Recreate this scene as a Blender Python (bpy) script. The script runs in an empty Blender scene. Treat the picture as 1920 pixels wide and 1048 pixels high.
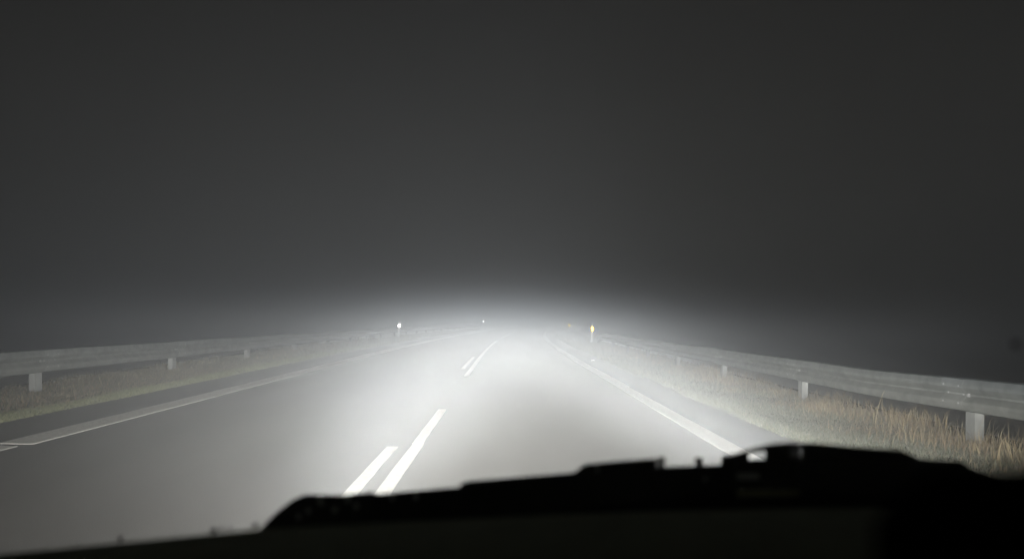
import bpy, math, random
import numpy as np
random.seed(4); rng = np.random.default_rng(7)
scene = bpy.context.scene
col = scene.collection
R = math.radians

# ------------------------------------------------------------------ camera constants (metres, +Y ahead)
F, CAMH = 1387.0, 1.10
CX, CY, ROLL = 950.0, 601.0, R(1.0)

def P(x, y, D):
    """world point at distance D ahead of the eye for a sight line, used for the parts of the own car"""
    dx, dy = x-CX, y-CY
    u = dx*math.cos(ROLL)+dy*math.sin(ROLL); v = -dx*math.sin(ROLL)+dy*math.cos(ROLL)
    return (u*D/F, D, CAMH-v*D/F)

# ------------------------------------------------------------------ helpers
def new_obj(name, verts, faces, mat, parent=None, smooth=False):
    me = bpy.data.meshes.new(name); me.from_pydata([tuple(v) for v in verts], [], faces)
    me.update()
    if smooth: me.shade_smooth()
    o = bpy.data.objects.new(name, me); col.objects.link(o)
    if mat: me.materials.append(mat)
    if parent: o.parent = parent
    return o
def tag(o, label=None, cat=None, group=None, kind=None):
    for k, v in (('label', label), ('category', cat), ('group', group), ('kind', kind)):
        if v: o[k] = v
    return o
def empty(name, loc=(0, 0, 0), rot=(0, 0, 0)):
    e = bpy.data.objects.new(name, None); col.objects.link(e)
    e.location = loc; e.rotation_euler = rot; e.empty_display_size = .1
    return e
class MB:
    def __init__(s): s.v = []; s.f = []
    def add(s, vs, fs):
        n = len(s.v); s.v += [tuple(p) for p in vs]; s.f += [tuple(i+n for i in f) for f in fs]
    def box(s, c, d):
        x, y, z = c; a, b, h = d[0]/2, d[1]/2, d[2]/2
        s.add([(x+i*a, y+j*b, z+k*h) for k in (-1, 1) for j in (-1, 1) for i in (-1, 1)],
              [(0, 2, 3, 1), (4, 5, 7, 6), (0, 1, 5, 4), (2, 6, 7, 3), (0, 4, 6, 2), (1, 3, 7, 5)])
    def loft(s, rings, caps=True):
        n = len(rings[0]); b = len(s.v)
        vs = [p for r in rings for p in r]; fs = []
        for i in range(len(rings)-1):
            for j in range(n):
                fs.append((i*n+j, i*n+(j+1) % n, (i+1)*n+(j+1) % n, (i+1)*n+j))
        if caps:
            fs.append(tuple(range(n))[::-1]); fs.append(tuple((len(rings)-1)*n+j for j in range(n)))
        s.add(vs, fs)
    def build(s, name, mat, parent=None, smooth=False, bevel=0, seg=2):
        o = new_obj(name, s.v, s.f, mat, parent, smooth)
        if bevel:
            m = o.modifiers.new('bevel', 'BEVEL'); m.width = bevel; m.segments = seg; m.limit_method = 'ANGLE'
        return o

# ------------------------------------------------------------------ materials
def mat(name, base, rough=.7, metal=0., spec=.5, var=None, scale=8., bump=0., bscale=60., det=4.):
    m = bpy.data.materials.new(name); m.use_nodes = True
    nt = m.node_tree; b = nt.nodes['Principled BSDF']
    b.inputs['Base Color'].default_value = (*base, 1); b.inputs['Roughness'].default_value = rough
    b.inputs['Metallic'].default_value = metal; b.inputs['Specular IOR Level'].default_value = spec
    g = nt.nodes.new('ShaderNodeNewGeometry')
    if var:
        n = nt.nodes.new('ShaderNodeTexNoise'); n.inputs['Scale'].default_value = scale; n.inputs['Detail'].default_value = det
        r = nt.nodes.new('ShaderNodeValToRGB'); r.color_ramp.elements[0].position = .3; r.color_ramp.elements[1].position = .7
        r.color_ramp.elements[0].color = (*base, 1); r.color_ramp.elements[1].color = (*var, 1)
        nt.links.new(g.outputs['Position'], n.inputs['Vector']); nt.links.new(n.outputs['Fac'], r.inputs['Fac'])
        nt.links.new(r.outputs['Color'], b.inputs['Base Color'])
    if bump:
        n2 = nt.nodes.new('ShaderNodeTexNoise'); n2.inputs['Scale'].default_value = bscale; n2.inputs['Detail'].default_value = 3
        bp = nt.nodes.new('ShaderNodeBump'); bp.inputs['Strength'].default_value = bump; bp.inputs['Distance'].default_value = .02
        nt.links.new(g.outputs['Position'], n2.inputs['Vector']); nt.links.new(n2.outputs['Fac'], bp.inputs['Height'])
        nt.links.new(bp.outputs['Normal'], b.inputs['Normal'])
    return m
def vcol_mat(name, rough=.8):
    m = bpy.data.materials.new(name); m.use_nodes = True
    nt = m.node_tree; b = nt.nodes['Principled BSDF']; b.inputs['Roughness'].default_value = rough
    b.inputs['Specular IOR Level'].default_value = .25
    a = nt.nodes.new('ShaderNodeAttribute'); a.attribute_name = 'tint'
    nt.links.new(a.outputs['Color'], b.inputs['Base Color'])
    return m

M = {}
M['asphalt'] = mat('asphalt', (.050, .049, .048), .85, var=(.078, .076, .073), scale=90, bump=.5, bscale=120, det=6)
nt = M['asphalt'].node_tree    # larger worn patches multiplied into the fine grain
b = nt.nodes['Principled BSDF']; src = b.inputs['Base Color'].links[0].from_socket
tc = nt.nodes.new('ShaderNodeNewGeometry'); mp = nt.nodes.new('ShaderNodeMapping'); mp.inputs['Scale'].default_value = (1.1, .16, 1)
n = nt.nodes.new('ShaderNodeTexNoise'); n.inputs['Scale'].default_value = 1.2; n.inputs['Detail'].default_value = 5
mr = nt.nodes.new('ShaderNodeMapRange'); mr.inputs['From Min'].default_value = .3; mr.inputs['From Max'].default_value = .7
mr.inputs['To Min'].default_value = .82; mr.inputs['To Max'].default_value = 1.15
mx = nt.nodes.new('ShaderNodeVectorMath'); mx.operation = 'SCALE'
nt.links.new(tc.outputs['Position'], mp.inputs['Vector']); nt.links.new(mp.outputs[0], n.inputs['Vector'])
nt.links.new(n.outputs['Fac'], mr.inputs['Value']); nt.links.new(src, mx.inputs[0]); nt.links.new(mr.outputs[0], mx.inputs['Scale'])
nt.links.new(mx.outputs[0], b.inputs['Base Color'])
M['paint'] = mat('road_paint', (.60, .59, .55), .7, var=(.42, .41, .39), scale=22, bump=.3, bscale=150, det=8)
M['soil'] = mat('soil', (.035, .035, .02), .95, var=(.07, .06, .035), scale=3, bump=.8, bscale=14)
M['galv'] = mat('galvanised_steel', (.10, .103, .098), .8, metal=0, spec=.12, var=(.165, .17, .16), scale=7, det=8, bump=.1, bscale=30)
M['galv_new'] = mat('galvanised_lap', (.13, .134, .128), .8, spec=.12, var=(.18, .184, .176), scale=11, det=8)
M['post'] = mat('galvanised_post', (.17, .174, .172), .75, metal=0, var=(.24, .245, .24), scale=9, det=6)
M['bolt'] = mat('bolt_steel', (.3, .3, .3), .5, metal=.4)
M['white_plastic'] = mat('white_plastic', (.85, .85, .83), .5, var=(.76, .76, .74), scale=12)
M['black_plastic'] = mat('black_plastic', (.02, .02, .02), .5)
M['rubber'] = mat('wiper_rubber', (.012, .012, .014), .5, var=(.022, .022, .025), scale=40)
M['dash'] = mat('dash_plastic', (.24, .26, .17), .9, var=(.28, .30, .20), scale=30, bump=.3, bscale=300)
M['bodypaint'] = mat('car_paint', (.012, .012, .016), .35, var=(.016, .016, .02), scale=5)
M['glint_strip'] = mat('pale_glint_yellow', (.80, .80, .48), .6, var=(.6, .6, .36), scale=60)  # pale colour in place of a dim highlight on the wiper
M['frit'] = mat('black_trim', (.01, .01, .01), .7)
M['flock'] = mat('black_flock', (.004, .004, .004), 1., spec=0.)
M['stone'] = mat('stone', (.8, .8, .78), .5)
M['drop'] = mat('pale_glint_white', (.9, .93, .9), .1, var=(.75, .8, .75), scale=200)  # near-white chips, the glints on the wiper put into the colour
M['grass'] = vcol_mat('grass_blades')
def retro(name, c, rough):
    m = bpy.data.materials.new(name); m.use_nodes = True; nt = m.node_tree; nt.nodes.clear()
    o = nt.nodes.new('ShaderNodeOutputMaterial'); g = nt.nodes.new('ShaderNodeBsdfAnisotropic')
    g.inputs['Color'].default_value = (*c, 1); g.inputs['Roughness'].default_value = rough
    nt.links.new(g.outputs[0], o.inputs['Surface']); return m
M['retro_white'] = retro('reflector_white', (.98, .98, .98), .09)
M['retro_white_far'] = retro('far_reflector_white', (1, 1, 1), .045)  # far posts: smoother finish, so their reflectors shine stronger
M['retro_yellow_far'] = retro('far_reflector_yellow', (.85, .72, .33), .065)
M['retro_yellow'] = retro('reflector_yellow', (.98, .80, .22), .11)
# windscreen glass: clear with a fresnel reflection
m = bpy.data.materials.new('windscreen_glass'); m.use_nodes = True; nt = m.node_tree; nt.nodes.clear()
o_ = nt.nodes.new('ShaderNodeOutputMaterial'); t = nt.nodes.new('ShaderNodeBsdfTransparent'); t.inputs[0].default_value = (.97, .98, .97, 1)
g_ = nt.nodes.new('ShaderNodeBsdfGlossy') if hasattr(bpy.types, 'ShaderNodeBsdfGlossy') else nt.nodes.new('ShaderNodeBsdfAnisotropic')
g_.inputs['Roughness'].default_value = .02
fr = nt.nodes.new('ShaderNodeFresnel'); fr.inputs['IOR'].default_value = 1.3
mix = nt.nodes.new('ShaderNodeMixShader')
gb = nt.nodes.new('ShaderNodeNewGeometry'); iv = nt.nodes.new('ShaderNodeMath'); iv.operation = 'SUBTRACT'; iv.inputs[0].default_value = 1
ml = nt.nodes.new('ShaderNodeMath'); ml.operation = 'MULTIPLY'
nt.links.new(gb.outputs['Backfacing'], iv.inputs[1]); nt.links.new(iv.outputs[0], ml.inputs[0]); nt.links.new(fr.outputs[0], ml.inputs[1])
nt.links.new(ml.outputs[0], mix.inputs[0]); nt.links.new(t.outputs[0], mix.inputs[1]); nt.links.new(g_.outputs[0], mix.inputs[2]); nt.links.new(mix.outputs[0], o_.inputs['Surface'])
M['glass'] = m
m = bpy.data.materials.new('lit_lamp_lens'); m.use_nodes = True
b = m.node_tree.nodes['Principled BSDF']; b.inputs['Emission Color'].default_value = (.9, .95, 1, 1); b.inputs['Emission Strength'].default_value = 3
M['lens'] = m

# ------------------------------------------------------------------ the lie of the land
def shift(D): return 0. if D < 20 else (D-20)**2/1500.
def elev(D): return 0. if D < 40 else .6*((min(D, 260)-40)/110.)**2
def zbank(x0, D):
    if x0 >= -3.9: return 0.
    t = min(1, max(0, (D-28)/12.))
    return .032*min(1, max(0, (D-9)/14.))*min(-x0-3.9, 2.6)*(1-.75*t)
def zverge(x0, D):
    z = elev(D)+zbank(x0, D)
    if x0 < -5.0:
        t = -5.0-x0
        z += min(.03, t*.2) if t < 2.2 else .03-(t-2.2)*.4 if t < 6 else -1.49
    if x0 > 2.82:
        t = x0-2.82
        z += min(.02, t*.2) if t < 2.2 else .02-(t-2.2)*.4 if t < 6 else -1.5
    return z
def W(x0, D, dz=0.): return (x0+shift(D), D, zverge(x0, D)+dz)

Ds = list(np.arange(-16, 60, 1.0))+list(np.arange(60, 140, 2.0))+list(np.arange(140, 301, 10.))
def sheet(name, xs, zf, mat_, Dl=Ds):
    vs = [(x+shift(D), D, zf(x, D)) for D in Dl for x in xs]; n = len(xs)
    fs = [(i*n+j, i*n+j+1, (i+1)*n+j+1, (i+1)*n+j) for i in range(len(Dl)-1) for j in range(n-1)]
    return new_obj(name, vs, fs, mat_, smooth=True)
gx = [-220, -120, -60, -30, -16, -11, -9, -8, -7.2, -6.6, -6, -5.5, -5.2, -5.0, -4.4, -3.9, 0, 2.7, 2.82, 3.0, 3.4, 4, 4.6, 5.02, 6, 7, 8.8, 12, 20, 40, 80, 150, 220]
ground = sheet('ground', gx, lambda x, D: zverge(x, D)-(.05 if -4.98 < x < 2.8 else .012), M['soil'])
tag(ground, kind='structure')
road = sheet('road', [-5.03, -4.4, -3.9, -2, 0, 1.5, 2.85], lambda x, D: elev(D)+zbank(x, D), M['asphalt']); tag(road, kind='structure')

# ------------------------------------------------------------------ painted markings (thin slabs laid on the road)
def marking(name, xa, xb, D0, D1, skew0=0., skew1=0., step=.25):
    """a painted strip 3 mm thick; skews slant its two ends"""
    k = max(1, int(math.ceil((D1-D0)/step))); vs = []; fs = []
    for i in range(k+1):
        t = i/k
        for x, sg in ((xa, -.5), (xb, .5)):
            D = D0+(D1-D0)*t+sg*(skew0*(1-t)+skew1*t)
            wob = .0025*math.sin(D*3.1+x*7)+.0015*math.sin(D*9.7+x*5)+random.uniform(-.0012, .0012)
            z = elev(D)+zbank(x, D)
            vs += [(x+shift(D)+wob, D, z+.005), (x+shift(D)+wob, D, z-.001)]
        if i:
            a, c = (i-1)*4, i*4
            fs += [(a, a+2, c+2, c), (a, c, c+1, a+1), (a+2, a+3, c+3, c+2)]
    fs += [(0, 1, 3, 2), (k*4, k*4+2, k*4+3, k*4+1)]
    o = new_obj(name, vs, fs, M['paint']); tag(o, kind='structure'); return o
marking('edge_line', -4.23, -3.93, 6.17, 140)
marking('edge_line', -4.28, -3.99, -10, 6.06)
marking('edge_line', 1.90, 2.11, -10, 12.7)
marking('edge_line', 1.91, 2.14, 12.74, 22.5)
marking('edge_line', 1.93, 2.15, 22.53, 120)
marking('centre_line', -.81, -.71, -1, 6.52, 0, .05)
marking('centre_line', -.815, -.72, 6.56, 9.05, .05, 0)
marking('centre_line', -.82, -.72, 14.4, 39.5)
marking('centre_line', -.82, -.72, 46, 60)
marking('centre_line', -1.005, -.915, 1.8, 6.35)
marking('centre_line', -1.01, -.92, 16.6, 22.0)

# ------------------------------------------------------------------ guard rails
PROFILE = [(.0, 0), (.03, -.012), (.045, -.050), (.050, -.062), (.050, -.088), (.044, -.100), (.012, -.136), (.0, -.146),
           (.0, -.166), (.012, -.176), (.044, -.212), (.050, -.224), (.050, -.250), (.045, -.262), (.03, -.300), (.0, -.312)]
def guard_rail(x0, side, D0, D1, posts, label, endD=None):
    """side +1: the rail faces towards +X (it stands left of the road)"""
    def back(D):
        t = min(1, max(0, (D-26)/14.)); return -side*.42*t*t*(3-2*t) if side > 0 else 0.
    root = empty('guard_rail', (x0, D0, 0)); tag(root, label, 'guard rail', 'steel guard rails along the road')
    mb = MB(); rings = []
    D = D0
    while D <= D1+1e-6:
        drop = 0.
        if endD and D > D1-3: drop = ((D-(D1-3))/3)**2*.22
        lift = .05*max(0, min(1, (9-D)/3.)) if side < 0 else 0
        top = .60+elev(D)+lift-drop+.004*math.sin(D*1.3)+.003*math.sin(D*.47)
        sx = x0+shift(D)+back(D)+.004*math.sin(D*.9)
        fr_ = [(sx+side*d-x0, D-D0, top+z) for d, z in PROFILE]
        bk_ = [(sx+side*(d-.004)-x0, D-D0, top+z+(-.001 if z < -.2 else .001)) for d, z in PROFILE][::-1]
        rings.append(fr_+bk_); D += .5
    mb.loft(rings); mb.build('beam', M['galv'], root)
    # overlapping joints every four metres: a second thickness of the profile standing 4 mm proud
    for D in posts:
        if D < D0 or D > D1: continue
        if endD and D > D1-2.5: continue
        lift = .05*max(0, min(1, (9-D)/3.)) if side < 0 else 0
        top = .60+elev(D)+lift
        sx = x0+shift(D)+back(D)
        gz = zverge(x0, D)-.25
        # C shaped post standing behind the beam
        pw, pd, th = .145, .085, .012
        bx = -side*(.012+pd/2)
        q = MB(); cz = (gz+top-.03)/2; hh = top-.03-gz
        q.box((bx+side*(pd/2-th/2), 0, cz), (th, pw, hh))
        q.box((bx, pw/2-th/2, cz), (pd-2*th-.002, th, hh)); q.box((bx, -pw/2+th/2, cz), (pd-2*th-.002, th, hh))
        q.box((bx-side*(pd/2-th/2), pw/2-.02, cz), (th, .036, hh)); q.box((bx-side*(pd/2-th/2), -pw/2+.02, cz), (th, .036, hh))
        po = q.build('post', M['post'], root); po.location = (sx-x0, D-D0, 0)
        po.rotation_euler = (random.uniform(-.012, .012), random.uniform(-.012, .012), random.uniform(-.05, .05))
        if abs(D) < 22 and D > 2:
            mb = MB(); rings = []
            for k in range(2):
                yy = D-D0+.03+k*.34
                ff = [(sx+side*(d+.005)-x0, yy, top+z*.985-.002) for d, z in PROFILE]
                rings.append(ff+[(x-side*.003, y, z) for x, y, z in ff[::-1]])
            mb.loft(rings); lj = mb.build('lap_joint', M['galv_new'], root)
            for yy in (.08, .32):
                for zz in (-.075, -.156, -.237):
                    xx = side*((.050 if zz != -.156 else 0)+.0055); c = (sx-x0+xx, D-D0+yy, top+zz)
                    q2 = MB(); q2.loft([[(c[0]+side*hh_, c[1]+rr*math.cos(a_*math.pi/3), c[2]+rr*math.sin(a_*math.pi/3)) for a_ in range(6)] for hh_, rr in ((0, .010), (.005, .010), (.008, .006))])
                    q2.build('bolt', M['bolt'], lj)
        bb = MB()
        for r_ in range(1):
            ring = [(.0, .017*math.cos(a*math.pi/3), .017*math.sin(a*math.pi/3)) for a in range(6)]
            bb.loft([[(side*h+p[0], p[1]*s_, p[2]*s_+top-.156) for p in ring] for h, s_ in ((.001, 1.5), (.004, 1.5), (.0045, 1), (.016, 1), (.019, .7))])
        bo = bb.build('bolt', M['bolt'], po)
    return root
postsL = [10.0+4.07*k-8.14 for k in range(24)]
postsR = [6.9+4.0*k-8 for k in range(10)]
guard_rail(-6.30, 1, -5, 95, postsL, 'long steel guard rail on the left beside the far lane, fading into fog')
guard_rail(4.33, -1, -5, 36.5, postsR, 'wet steel guard rail on the right above dry grass, nearest the car', endD=True)

# ------------------------------------------------------------------ marker posts with corner cube reflectors
def delineator(px0, D, base, kind, label, lean):
    root = empty('marker_post', (px0+shift(D), D, base), (0, lean, math.atan2(px0+shift(D), D)*-1))
    tag(root, label, 'marker post', 'roadside reflector posts')
    prof = [(-.06, .02), (-.052, -.012), (-.03, -.022), (.03, -.022), (.052, -.012), (.06, .02), (.0, .075)]
    mb = MB()
    def ring(z, s=1., sl=0.): return [(x*s, y*s, z+sl*x) for x, y in prof]
    mb.loft([ring(-.25), ring(.56), ring(.60, 1, .5)]); mb.build('post_body', M['white_plastic'], root)
    mb = MB(); mb.loft([ring(.602, .995, .5), ring(.88, .995, .5)]); mb.build('black_band', M['black_plastic'], root)
    mb = MB(); mb.loft([ring(.882, 1, .5), ring(.97, 1, .5), ring(.985, .8, .5)]); mb.build('post_cap', M['white_plastic'], root)
    # reflector: three sided mirror corners tiled over a slanted rectangle
    a = .02; h = a*math.sqrt(3)/2; dep = a/math.sqrt(6); vs = []; fs = []
    rows = int(.19/h); cols = int(.10/(a/2))-1
    for r_ in range(rows):
        for c_ in range(cols):
            x = -.05+c_*a/2; z = .645+r_*h
            if (r_+c_) % 2 == 0: tri = [(x, z), (x+a, z), (x+a/2, z+h)]
            else: tri = [(x, z+h), (x+a/2, z), (x+a, z+h)]
            tri = [(tx, tz+.25*tx) for tx, tz in tri] if False else tri
            cxx = sum(p[0] for p in tri)/3; czz = sum(p[1] for p in tri)/3
            n_ = len(vs); vs += [(p[0], -.048, p[1]) for p in tri]+[(cxx, -.048+dep, czz)]
            fs += [(n_, n_+1, n_+3), (n_+1, n_+2, n_+3), (n_+2, n_, n_+3)]
    o = new_obj('reflector', vs, fs, M[('retro_white' if kind == 'w' else 'retro_yellow')+('_far' if D > 60 else '')], root)
    mb = MB(); mb.box((0, -.030, .74), (.112, .012, .21)); mb.build('reflector_holder', M['black_plastic'], root)
delineator(-6.46, 42, -.02, 'w', 'white post with a bright white reflector, nearest on the left side', R(3))
delineator(4.25, 39, 0, 'y', 'white post with a yellow reflector at the end of the right guard rail', R(2.5))
delineator(-6.42, 92, .24, 'w', 'far marker post whose white reflector shines just left of the glow centre', R(4))
delineator(4.32, 78, .0, 'y', 'far marker post with a small yellow glint, left of the nearer yellow one', R(2))
delineator(-6.6, 150, .56, 'w', 'farthest marker post, a faint white dot right of the glow centre', R(2))

# ------------------------------------------------------------------ grass as real blades
def blades(name, region, label_kind, seed):
    """region: list of (n, xa, xb, Da, Db, hmin, hmax, width, colours, lean)"""
    g = np.random.default_rng(seed); V = []; T = []; C = []; base = 0
    for (n, xa, xb, Da, Db, h0, h1, w, cols_, lean, clump) in region:
        x = g.uniform(xa, xb, n); D = Da+(Db-Da)*g.random(n)**1.0
        if clump:
            k = max(6, int((Db-Da)*abs(xb-xa)*clump)); cxs = g.uniform(xa, xb, k); cds = g.uniform(Da, Db, k); cs = g.uniform(.08, .34, k); ch = g.uniform(.45, 1.3, k)
            idx = g.integers(0, k, n); keep = g.random(n) < .7
            x = np.where(keep, cxs[idx]+g.normal(0, 1, n)*cs[idx], x); D = np.where(keep, cds[idx]+g.normal(0, 1, n)*cs[idx]*1.6, D)
            hm = np.where(keep, ch[idx], .6)
        else: hm = np.ones(n)
        x = np.clip(x, 2.72, 6.) if xa > 0 else np.clip(x, -8., -4.96)
        h = g.uniform(h0, h1, n)*hm*(.75+.25*np.sin(D*2.3+x*3)); wd = w*g.uniform(.6, 1.4, n)
        sh = np.where(D > 20, (D-20)**2/1500., 0.)
        z = np.array([zverge(a, b_) for a, b_ in zip(x, D)])-.014
        a = g.uniform(0, 2*math.pi, n); la = g.uniform(0, 2*math.pi, n); lm = g.uniform(.05, lean, n)*h
        cx, sx = np.cos(a)*wd, np.sin(a)*wd; lx, ly = np.cos(la)*lm, np.sin(la)*lm
        X = x+sh
        P_ = np.stack([np.stack([X-cx, D-sx, z], 1), np.stack([X+cx, D+sx, z], 1),
                       np.stack([X+cx*.7+lx*.4, D+sx*.7+ly*.4, z+h*.6], 1), np.stack([X-cx*.7+lx*.4, D-sx*.7+ly*.4, z+h*.6], 1),
                       np.stack([X+lx, D+ly, z+h*(1-.12*lean)], 1)], 1)
        V.append(P_.reshape(-1, 3))
        i = base+np.arange(n)*5
        T.append(np.stack([i, i+1, i+2, i, i+2, i+3, i+3, i+2, i+4], 1).reshape(-1, 3)); base += n*5
        ci = g.integers(0, len(cols_), n); cc = np.array(cols_)[ci]*g.uniform(.7, 1.3, (n, 1))
        C.append(np.repeat(np.concatenate([cc, np.ones((n, 1))], 1), 5, 0))
    V = np.concatenate(V); T = np.concatenate(T); C = np.concatenate(C)
    me = bpy.data.meshes.new(name); me.vertices.add(len(V)); me.vertices.foreach_set('co', V.astype('f').ravel())
    me.loops.add(len(T)*3); me.loops.foreach_set('vertex_index', T.astype('i').ravel())
    me.polygons.add(len(T)); me.polygons.foreach_set('loop_start', (np.arange(len(T))*3).astype('i'))
    me.update(calc_edges=True)
    at = me.attributes.new('tint', 'FLOAT_COLOR', 'POINT'); at.data.foreach_set('color', C.astype('f').ravel())
    me.materials.append(M['grass']); o = bpy.data.objects.new(name, me); col.objects.link(o)
    tag(o, label_kind, 'grass', kind='stuff'); return o
GREEN = [(.10, .105, .065), (.13, .12, .08), (.08, .085, .05), (.15, .13, .095)]
GREY = [(.15, .17, .12), (.20, .21, .15), (.12, .14, .09), (.24, .22, .16)]
LIME = [(.15, .16, .085), (.19, .195, .11), (.11, .12, .065)]
TAN = [(.29, .225, .14), (.34, .275, .17), (.23, .17, .105), (.30, .26, .16), (.18, .14, .095)]
blades('verge_grass', [
    (70000, 2.78, 4.5, 3.6, 10.5, .02, .065, .0022, GREY, .9, 0),
    (9000, 2.74, 3.0, 3.6, 12, .02, .06, .003, LIME+GREY, .9, 0),
    (14000, 2.9, 4.5, 3.6, 12, .03, .11, .0026, GREY+GREEN, 1., 3.0),
    (42000, 2.78, 4.8, 10.5, 20, .02, .08, .004, GREY, .9, 0),
    (9000, 2.9, 4.8, 12, 22, .03, .12, .004, GREY+GREEN, 1., 2.5),
    (26000, 2.78, 5.2, 20, 42, .03, .10, .008, GREY+TAN[3:4], .8, 0),
    (9000, 2.78, 5.2, 42, 75, .05, .12, .016, GREY, .8, 0)],
    'short grey green grass along the right edge of the road', 3)
blades('verge_grass', [
    (14000, -5.30, -4.98, 5.5, 14, .02, .06, .004, LIME, .9, 0),
    (26000, -6.9, -5.2, 6, 16, .02, .07, .004, GREEN+TAN[2:3]+TAN[4:], .9, 0),
    (14000, -5.4, -4.98, 14, 40, .02, .07, .008, LIME, .8, 0),
    (26000, -6.9, -5.3, 16, 45, .03, .08, .009, GREEN+TAN[4:], .9, 0),
    (6000, -6.6, -4.98, 45, 80, .05, .12, .016, GREEN, .9, 0)],
    'short yellow green grass along the left edge of the road', 5)
blades('dry_grass', [
    (5200, 3.9, 4.6, 4.0, 9.8, .06, .24, .0024, TAN, .6, 3.0),
    (700, 3.95, 4.5, 4.0, 9.8, .14, .34, .0018, TAN[:2]+TAN[3:4], .7, 2.0),
    (8000, 3.6, 4.6, 4.0, 9.8, .03, .11, .0026, TAN+GREEN, .9, 1.5),
    (5500, 3.9, 4.8, 8.6, 18, .07, .26, .0035, TAN, .6, 2.6),
    (5500, 3.6, 4.9, 8.8, 18, .05, .13, .0035, TAN+GREY, .8, 1.0),
    (7000, 3.7, 5.0, 18, 36, .06, .24, .007, TAN+GREY, .6, 2.0)],
    'tall dry straw coloured grass under the right guard rail', 8)
blades('dry_grass', [
    (5000, -6.9, -5.7, 7, 14, .04, .17, .0032, TAN[2:]+GREEN, .9, 1.1),
    (5000, -7.0, -5.7, 14, 30, .04, .17, .006, TAN[2:]+GREEN, .9, .9),
    (3000, -7.0, -5.8, 30, 55, .05, .18, .012, TAN[2:]+GREEN, .9, .8)],
    'brown dry grass around the posts of the left guard rail', 9)
# one long pale stalk leaning in front of the beam
mb = MB(); rings = []
for i in range(9):
    t = i/8; c = (4.08+.05*t+.06*t*t, 8.15+.03*t, .03+.40*t-.03*t*t); w = .0035*(1-t*.6)
    rings.append([(c[0]+w*math.cos(k*2.094), c[1]+w*math.sin(k*2.094), c[2]) for k in range(3)])
mb.loft(rings); o = mb.build('grass_stalk', mat('straw', (.6, .5, .33), .7)); tag(o, 'single long pale grass stalk leaning towards the right guard rail', 'grass stalk')
# small pale stone on the shoulder
mb = MB(); c = (2.47, 21.0, .012)
rings = [[(c[0]+r_*.055*math.cos(k*math.pi/4+.2)*(1+.15*math.sin(k*2.)), c[1]+r_*.03*math.sin(k*math.pi/4), c[2]+zz) for k in range(8)] for r_, zz in ((.7, -.012), (1, .0), (.8, .018), (.35, .028))]
mb.loft(rings); o = mb.build('stone', M['stone'], smooth=True); tag(o, 'small white stone lying on the asphalt beyond the right edge line', 'stone')

# ------------------------------------------------------------------ the car the picture is taken from
car = empty('car', (.29, -.6, 0)); tag(car, 'dark car seen from its driving seat, wiper and dashboard at the bottom', 'car')
OFF = (-.29, .6, 0)
def cpart(o): o.location = OFF; return o      # parts are written in world metres
def bonnet_z(X, D):
    a = (X-.29)/.80
    z9 = .888-.098*abs(a)**1.6          # rear edge of the bonnet
    t = max(0, (D-.9)/.53)
    return z9-.20*t-.05*t*t-(.1*max(0, abs(a)-.8)/.2)
xs = [.29+.84*k/14 for k in range(-14, 15)]; dl = [.90+.031*k for k in range(18)]
vs = []; fs = []; n = len(xs)
def rearD(X): return .0-.35*(abs(X-.29)/.84)**2.2      # rear edge sweeps back towards the pillars
for D in dl:
    for X in xs:
        vs.append((X, D+rearD(X)*(1 if D < 1.0 else max(0, 1-(D-1.0)/.3))-(.12*((X-.29)/.84)**2 if D > 1.3 else 0), bonnet_z(X, D)))
for i in range(len(dl)-1):
    for j in range(n-1): fs.append((i*n+j, i*n+j+1, (i+1)*n+j+1, (i+1)*n+j))
b0 = len(vs); last = (len(dl)-1)*n
for j in range(n):                                      # nose rounding down to the bumper
    x, y, z = vs[last+j]; vs += [(x, y+.03, z-.03), (x, y+.055, z-.10), (x, y+.06, .30), (x, y+.03, .2)]
for j in range(n-1):
    a, c = b0+4*j, b0+4*(j+1); fs += [(last+j, last+j+1, c, a), (a, c, c+1, a+1), (a+1, c+1, c+2, a+2), (a+2, c+2, c+3, a+3)]
for sgn, col_ in ((-1, 0), (1, n-1)):                   # fenders and sills
    prev = None
    for i in range(len(dl)-1, -1, -1):
        x, y, z = vs[i*n+col_]; k = len(vs); vs += [(x+sgn*.02, y, z-.06), (x+sgn*.03, y, .22)]
        if prev is not None: fs += [(prev[0], i*n+col_, k, prev[1]), (prev[1], k, k+1, prev[2])]
        prev = (i*n+col_, k, k+1)
    k = len(vs); vs += [(x+sgn*.03, -2.2, z-.03), (x+sgn*.03, -2.2, .22)]; fs += [(prev[1], k, k+1, prev[2])]
cpart(new_obj('body', vs, fs, M['bodypaint'], car, True))
# cowl between the bonnet and the glass
vs = []; fs = []
for X in xs:
    rd = rearD(X); zb = bonnet_z(X, .9)
    vs += [(X, .935+rd, zb-.035), (X, .905+rd, zb-.006), (X, .86+rd, zb-.03), (X, .74+rd, zb-.055)]
for j in range(n-1):
    for k in range(3): fs.append((j*4+k, (j+1)*4+k, (j+1)*4+k+1, j*4+k+1))
cpart(new_obj('cowl', vs, fs, M['frit'], car, True))
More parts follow.
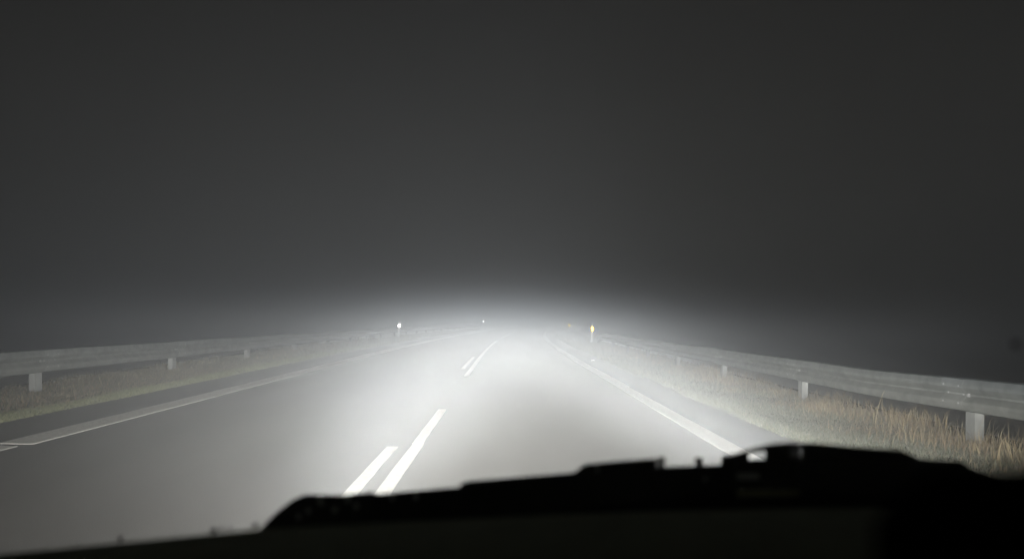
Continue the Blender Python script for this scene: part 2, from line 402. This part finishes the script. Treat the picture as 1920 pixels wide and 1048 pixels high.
# windscreen: curved glass slab from the cowl up to the roof
def ws(X, t, off=0.):
    rd = rearD(X); return (X, .80+rd*(1-.35*t)-.66*t-.05*t*(1-t)+off, .86-.09*(abs(X-.29)/.84)**2+(.56+.07*(abs(X-.29)/.84)**2)*t+off*.8)
gxs = [.29+.78*k/12 for k in range(-12, 13)]; vs = []; fs = []; n2 = len(gxs); T_ = 9
for off in (0., .005):
    for i in range(T_):
        for X in gxs: vs.append(ws(X, i/(T_-1), off))
q = n2*T_
for i in range(T_-1):
    for j in range(n2-1):
        a = i*n2+j; fs += [(a, a+1, a+n2+1, a+n2), (q+a, q+a+n2, q+a+n2+1, q+a+1)]
for j in range(n2-1): fs += [(j, q+j, q+j+1, j+1), ((T_-1)*n2+j, (T_-1)*n2+j+1, q+(T_-1)*n2+j+1, q+(T_-1)*n2+j)]
for i in range(T_-1): fs += [(i*n2, (i+1)*n2, q+(i+1)*n2, q+i*n2), (i*n2+n2-1, q+i*n2+n2-1, q+(i+1)*n2+n2-1, (i+1)*n2+n2-1)]
cpart(new_obj('windscreen', vs, fs, M['glass'], car, True))
# pillars and roof
for X in (gxs[0], gxs[-1]):
    s_ = -1 if X < .29 else 1; mb = MB()
    mb.loft([[(p[0]+s_*.005, p[1]+.02, p[2]), (p[0]+s_*.07, p[1]-.0, p[2]), (p[0]+s_*.07, p[1]-.09, p[2]), (p[0]+s_*.012, p[1]-.07, p[2])] for p in (ws(X, t/6-.03) for t in range(7))])
    cpart(mb.build('pillar', M['dash'], car, bevel=.01))
mb = MB(); 
ring = [(x, ws(x, 1.0)[2]) for x in gxs]
mb.loft([[(x, Y(x) if callable(Y) else Y, z+.008+dz) for x, z in ring]+[(x, Y(x) if callable(Y) else Y, z+.05+dz) for x, z in ring[::-1]] for Y, dz in ((lambda x: ws(x, 1.0)[1]-.012, 0), (-.6, .04), (-1.4, .02), (-2.2, -.06))])
cpart(mb.build('roof', M['dash'], car))
# dashboard with its instrument hood
mb = MB(); rings = []
edge = [(-140, 1050), (0, 1038), (225, 1017), (480, 992), (600, 985), (900, 970), (1200, 958), (1500, 952), (1750, 950), (1920, 950), (2050, 950)]
vs = []; fs = []
for x, y in edge:
    far = P(x, y, .70)
    X = far[0]
    vs += [(X, far[1], far[2]-.10), far, (X*1.0, .60, far[2]-.012), (X*1.0, .42, far[2]-.05), (X*1.0, .34, far[2]-.09), (X*1.0, .30, far[2]-.20), (X, .32, .45)]
r_ = 7
for j in range(len(edge)-1):
    for k in range(r_-1): fs.append((j*r_+k, j*r_+k+1, (j+1)*r_+k+1, (j+1)*r_+k))
cpart(new_obj('dashboard', vs, fs, M['dash'], car, True))
mb = MB()
hood = [P(1780, 985, .2), P(1820, 930, .2), P(1860, 897, .2), P(1920, 872, .2), P(2040, 862, .2), P(2200, 880, .2), P(2260, 960, .2)]
mb.loft([[(p[0], p[1]+dy, p[2]-abs(dy)*.25) for p in hood]+[(hood[-1][0], hood[0][1]+dy, .80), (hood[0][0], hood[0][1]+dy, .80)] for dy in (-.04, -.015, .015, .04)])
cpart(mb.build('vent_hood', M['flock'], car, smooth=True))
# headlights
SP = []
for X in (-.50, 1.08):
    mb = MB(); cyl = lambda r0, y: [(X+r0*math.cos(k*math.pi/12), y, .45+r0*.75*math.sin(k*math.pi/12)) for k in range(24)]
    mb.loft([cyl(.115, 1.25), cyl(.12, 1.36), cyl(.112, 1.415)]); hl = cpart(mb.build('headlight', M['black_plastic'], car))
    mb = MB(); mb.loft([cyl(.095, 1.416), cyl(.09, 1.43), cyl(.06, 1.44), cyl(.02, 1.444)]); l_ = mb.build('lens', M['lens'], hl, True)
    SP.append(X)
# wiper: blade, ridge, end cap, joint block and arm
wip = empty('wiper'); wip.parent = car; wip.location = OFF
def bar(name, top, bot, D, th, mat_=None, bev=.003):
    """a bar through the given upper and lower edge points, with thickness th along the view depth"""
    mb = MB(); rings = []
    for (xt, yt), (xb, yb) in zip(top, bot):
        d = D(xt) if callable(D) else D
        rings.append([P(xt, yt, d), P(xt, yt+2, d+th), P(xb, yb, d+th), P(xb, yb, d)])
    mb.loft(rings); return mb.build(name, mat_ or M['rubber'], wip, bevel=bev, seg=3)
WD = lambda x: .86-.00002*abs(x-900)
bar('blade', [(520, 962), (600, 934), (860, 912), (1085, 890), (1250, 874), (1400, 868), (1500, 866)],
    [(520, 1010), (600, 1006), (860, 990), (1085, 978), (1250, 968), (1400, 962), (1500, 960)], WD, .014)
bar('end_cap', [(488, 990), (520, 958), (548, 936), (572, 926), (640, 927), (705, 921)],
    [(488, 1000), (520, 1000), (548, 998), (572, 996), (640, 990), (705, 985)], .845, .035)
bar('blade_ridge', [(862, 906), (878, 901), (1078, 885), (1096, 869), (1180, 862), (1232, 858)],
    [(866, 926), (900, 924), (1086, 912), (1092, 906), (1180, 900), (1232, 896)], .855, .02)
for x0, x1 in ((1233, 1246), (1303, 1318)):
    bar('blade_clip', [(x0, 857), (x1, 856)], [(x0, 893), (x1, 892)], .855, .022, bev=.001)
bar('blade_ridge', [(1352, 853), (1386, 850)], [(1352, 893), (1386, 893)], .855, .02)
# joint block with two openings through it, made of bars around the gaps
TOPC = [(1380, 851), (1400, 843), (1440, 832), (1480, 829), (1540, 831), (1600, 837), (1660, 841), (1690, 843), (1708, 851), (1722, 859)]
bar('joint_cover', TOPC, [(1380, 852)]+[(x, y+(7 if x < 1410 else 13 if x < 1450 else 9)) for x, y in TOPC[1:]], .83, .05, M['black_plastic'], .0015)
bar('joint_block', [(1374, 850), (1404, 848)], [(1374, 905), (1404, 905)], .832, .046, M['black_plastic'], .001)
bar('joint_block', [(1434, 838), (1484, 834)], [(1434, 905), (1484, 905)], .832, .046, M['black_plastic'], .001)
bar('joint_block', [(1503, 836), (1600, 843), (1690, 850), (1718, 864)], [(1503, 962), (1600, 960), (1690, 955), (1718, 950)], .832, .046, M['black_plastic'], .001)
bar('joint_block', [(1404, 861), (1503, 853)], [(1404, 905), (1503, 905)], .834, .042, M['black_plastic'], .001)
bar('arm', [(1500, 868), (1712, 858), (1760, 861), (1806, 863), (1816, 874), (1900, 902), (2000, 925)],
    [(1500, 960), (1712, 952), (1760, 952), (1806, 955), (1816, 958), (1900, 985), (2000, 1010)], .80, .018, M['black_plastic'])
bar('arm_cover', [(1374, 903), (1500, 903), (1700, 903)], [(1374, 960), (1500, 958), (1700, 955)], .828, .01, M['black_plastic'], .001)
bar('rivet', [(1480, 838), (1502, 838)], [(1480, 854), (1502, 854)], .826, .004, M['post'], .001)
# small pale chips: glints on the end cap and blade put into their colour
for x, y, r0 in ((600, 938, .0030), (652, 936, .0036), (668, 948, .0032), (628, 955, .0034), (578, 958, .003), (560, 968, .0026), (604, 944, .002), (735, 934, .0025), (780, 932, .0025), (1322, 897, .0032), (1120, 880, .002)):
    mb = MB(); c = P(x, y, .839 if x < 720 else .853)
    mb.loft([[(c[0]+r0*rr*math.cos(k*math.pi/4), c[1]-r0*yy, c[2]+r0*1.3*rr*math.sin(k*math.pi/4)) for k in range(8)] for rr, yy in ((1, -.8), (1, 0), (.8, .35), (.4, .55))])
    mb.build('glint_chip', M['drop'], wip, True)
# pale strips on the arm cover, their colour standing in for dim highlights
bar('strip', [(1382, 918), (1500, 917), (1640, 917)], [(1382, 931), (1500, 931), (1640, 930)], .822, .003, M['glint_strip'], .0008)
bar('strip', [(1382, 886), (1424, 886)], [(1382, 898), (1424, 898)], .824, .003, mat('pale_glint_grey', (.7, .75, .7), .6), .0008)
# specks of dirt along the rim of the cowl
for i, (x, y, s_) in enumerate([(226, 1009, .0030), (400, 994, .0034), (415, 990, .0022), (432, 991, .0018), (478, 984, .003), (330, 1001, .0015)]):
    mb = MB(); c = P(x, y, .80)
    mb.loft([[(c[0]+s_*r0*math.cos(k*math.pi/3), c[1]+s_*r0*math.sin(k*math.pi/3), c[2]+s_*zz) for k in range(6)] for r0, zz in ((.4, -1.2), (1, -.5), (.9, .5), (.4, 1))])
    o = mb.build('dirt_speck', M['rubber']); 
    tag(o, 'tiny dark crumb of dirt lying along the rim below the windscreen', 'dirt crumb', 'crumbs of dirt at the windscreen rim')

mb = MB(); c = P(1905, 645, .492); r0 = .0026
mb.loft([[(c[0]+r0*rr*math.cos(k*math.pi/5)*(1+.2*math.sin(k*1.9)), c[1]+yy, c[2]+r0*rr*math.sin(k*math.pi/5)) for k in range(10)] for rr, yy in ((.5, -.0008), (1, -.0002), (1, .0004), (.5, .0008))])
o = mb.build('dirt_spot', M['rubber']); tag(o, 'small dark speck of dirt stuck on the windscreen at the right, blurred', 'dirt spot')

# ------------------------------------------------------------------ lights: the two lit headlamps of the car
def beam_nodes(l, stray):
    l.use_nodes = True; nt = l.node_tree; em = nt.nodes['Emission']
    tcn = nt.nodes.new('ShaderNodeTexCoord'); sp = nt.nodes.new('ShaderNodeSeparateXYZ')
    nt.links.new(tcn.outputs['Normal'], sp.inputs[0])
    def mth(op, a, b=None, c=None):
        n = nt.nodes.new('ShaderNodeMath'); n.operation = op
        for i, v in enumerate((a, b, c)):
            if v is None: continue
            if isinstance(v, (int, float)): n.inputs[i].default_value = v
            else: nt.links.new(v, n.inputs[i])
        return n.outputs[0]
    az = mth('ABSOLUTE', sp.outputs['Z']); az = mth('MAXIMUM', az, .02)
    tx = mth('DIVIDE', sp.outputs['X'], az); ty = mth('DIVIDE', sp.outputs['Y'], az)
    def gauss(v, w): return mth('EXPONENT', mth('MULTIPLY', mth('MULTIPLY', v, v), -1/(w*w)))
    hot = mth('MULTIPLY', gauss(tx, HW1), HOT); wide = mth('MULTIPLY', gauss(tx, HW2), WIDE)
    below = mth('MINIMUM', mth('SUBTRACT', ty, CUT), 0); above = mth('MAXIMUM', mth('SUBTRACT', ty, CUT), 0)
    vb = mth('EXPONENT', mth('DIVIDE', below, VB1)); vb2 = mth('EXPONENT', mth('DIVIDE', below, VB2))
    va = mth('DIVIDE', 1., mth('ADD', 1., mth('EXPONENT', mth('DIVIDE', mth('SUBTRACT', above, VA0), VA1))))
    low = mth('ADD', mth('MULTIPLY', hot, vb), mth('MULTIPLY', wide, vb2))
    low = mth('MULTIPLY', low, va)
    # stray light of the reflector: a faint upright plume and a broad veil that is weaker to the right
    dip = mth('SUBTRACT', 1., mth('MULTIPLY', gauss(mth('SUBTRACT', tx, DIPX), DIPW), .95))
    veil = mth('MULTIPLY', mth('MULTIPLY', gauss(mth('ADD', tx, .1), 1.7), dip), LEAK)
    plume = mth('MULTIPLY', mth('MULTIPLY', gauss(mth('SUBTRACT', tx, .12), .14), mth('EXPONENT', mth('DIVIDE', above, -.16))), PLUME)
    leak = mth('MULTIPLY', mth('EXPONENT', mth('DIVIDE', above, -VA2)), mth('ADD', veil, plume))
    s = mth('ADD', low, mth('MULTIPLY', mth('ADD', leak, AMB), stray))
    lf = nt.nodes.new('ShaderNodeLightFalloff'); lf.inputs['Smooth'].default_value = SMOOTH
    nt.links.new(s, lf.inputs['Strength']); nt.links.new(lf.outputs['Quadratic'], em.inputs['Strength'])
    # projector lamps: bluish light along the cutoff, warmer light further down
    cf = mth('DIVIDE', 1., mth('ADD', 1., mth('EXPONENT', mth('MULTIPLY', mth('SUBTRACT', ty, .025), -80.)))); mc = nt.nodes.new('ShaderNodeMix'); mc.data_type = 'RGBA'
    mc.inputs['A'].default_value = (1.0, .965, .915, 1); mc.inputs['B'].default_value = (.86, .91, 1.0, 1)
    nt.links.new(cf, mc.inputs['Factor']); nt.links.new(mc.outputs['Result'], em.inputs['Color'])
HW1, HW2, HOT, WIDE, CUT, VB1, VB2, VA0, VA1 = .180, .54, .63, .125, .0, .003, .10, .052, .013
VA2, LEAK, AMB, PLUME, DIPX, DIPW, SMOOTH = .36, .0140, .0001, .015, .55, .28, 5.4
for X in SP:
    l = bpy.data.lights.new('headlamp_beam', 'SPOT'); l.energy = 123000*(1 if X < 0 else .86); l.spot_size = R(150); l.spot_blend = .6; l.shadow_soft_size = .03
    beam_nodes(l, 1. if X < 0 else .15)
    o = bpy.data.objects.new('headlamp_beam', l); col.objects.link(o)
    o.parent = car; o.location = (X+OFF[0], 1.53+OFF[1], .455); o.rotation_euler = (R(90), 0, R(1.0))

# ------------------------------------------------------------------ night sky, fog
w = bpy.data.worlds.new('World'); scene.world = w; w.use_nodes = True; nt = w.node_tree
bg = nt.nodes['Background']; sky = nt.nodes.new('ShaderNodeTexSky'); sky.sky_type = 'NISHITA'; sky.sun_disc = False
sky.sun_elevation = R(12); sky.sun_rotation = R(200)
hsv = nt.nodes.new('ShaderNodeHueSaturation'); hsv.inputs['Saturation'].default_value = .08
nt.links.new(sky.outputs[0], hsv.inputs['Color']); tn = nt.nodes.new('ShaderNodeMix'); tn.data_type = 'RGBA'; tn.blend_type = 'MULTIPLY'; tn.inputs['Factor'].default_value = 1; tn.inputs['B'].default_value = (1, .965, .92, 1)
nt.links.new(hsv.outputs[0], tn.inputs['A']); nt.links.new(tn.outputs['Result'], bg.inputs['Color'])
bg.inputs['Strength'].default_value = .0034
FOG = .0235
mb = MB(); mb.box((0, 140, 3.0), (470, 326, 14.0)); fog = mb.build('haze', None); tag(fog, kind='stuff')
fm = bpy.data.materials.new('fog'); fm.use_nodes = True; nt = fm.node_tree; nt.nodes.clear()
o_ = nt.nodes.new('ShaderNodeOutputMaterial'); pv = nt.nodes.new('ShaderNodeVolumePrincipled')
pv.inputs['Color'].default_value = (.97, .97, .97, 1); pv.inputs['Density'].default_value = FOG; pv.inputs['Anisotropy'].default_value = .1
nt.links.new(pv.outputs[0], o_.inputs['Volume']); fog.data.materials.append(fm)

# ------------------------------------------------------------------ camera and render settings
cam = bpy.data.cameras.new('camera'); cam.sensor_width = 36; cam.lens = F*36/1920
cam.shift_x = (960-CX)/1920; cam.shift_y = (CY-524)/1920; cam.clip_start = .02; cam.clip_end = 3000
cam.dof.use_dof = True; cam.dof.focus_distance = 14; cam.dof.aperture_fstop = 26/10.0
co = bpy.data.objects.new('camera', cam); col.objects.link(co)
from mathutils import Matrix, Vector
c_, s_ = math.cos(ROLL), math.sin(ROLL)
co.matrix_world = Matrix(((c_, -s_, 0, 0), (0, 0, -1, 0), (s_, c_, 0, CAMH), (0, 0, 0, 1)))
scene.camera = co
cy = scene.cycles
cy.max_bounces = 8; cy.diffuse_bounces = 2; cy.glossy_bounces = 4; cy.transmission_bounces = 4; cy.transparent_max_bounces = 12; cy.volume_bounces = 2
cy.sample_clamp_indirect = 0; cy.sample_clamp_direct = 0
cy.use_denoising = True; cy.denoiser = 'OPENIMAGEDENOISE'
vs_ = scene.view_settings; vs_.view_transform = 'Standard'; vs_.look = 'None'; vs_.gamma = 1; vs_.exposure = 0
scene.display_settings.display_device = 'sRGB'
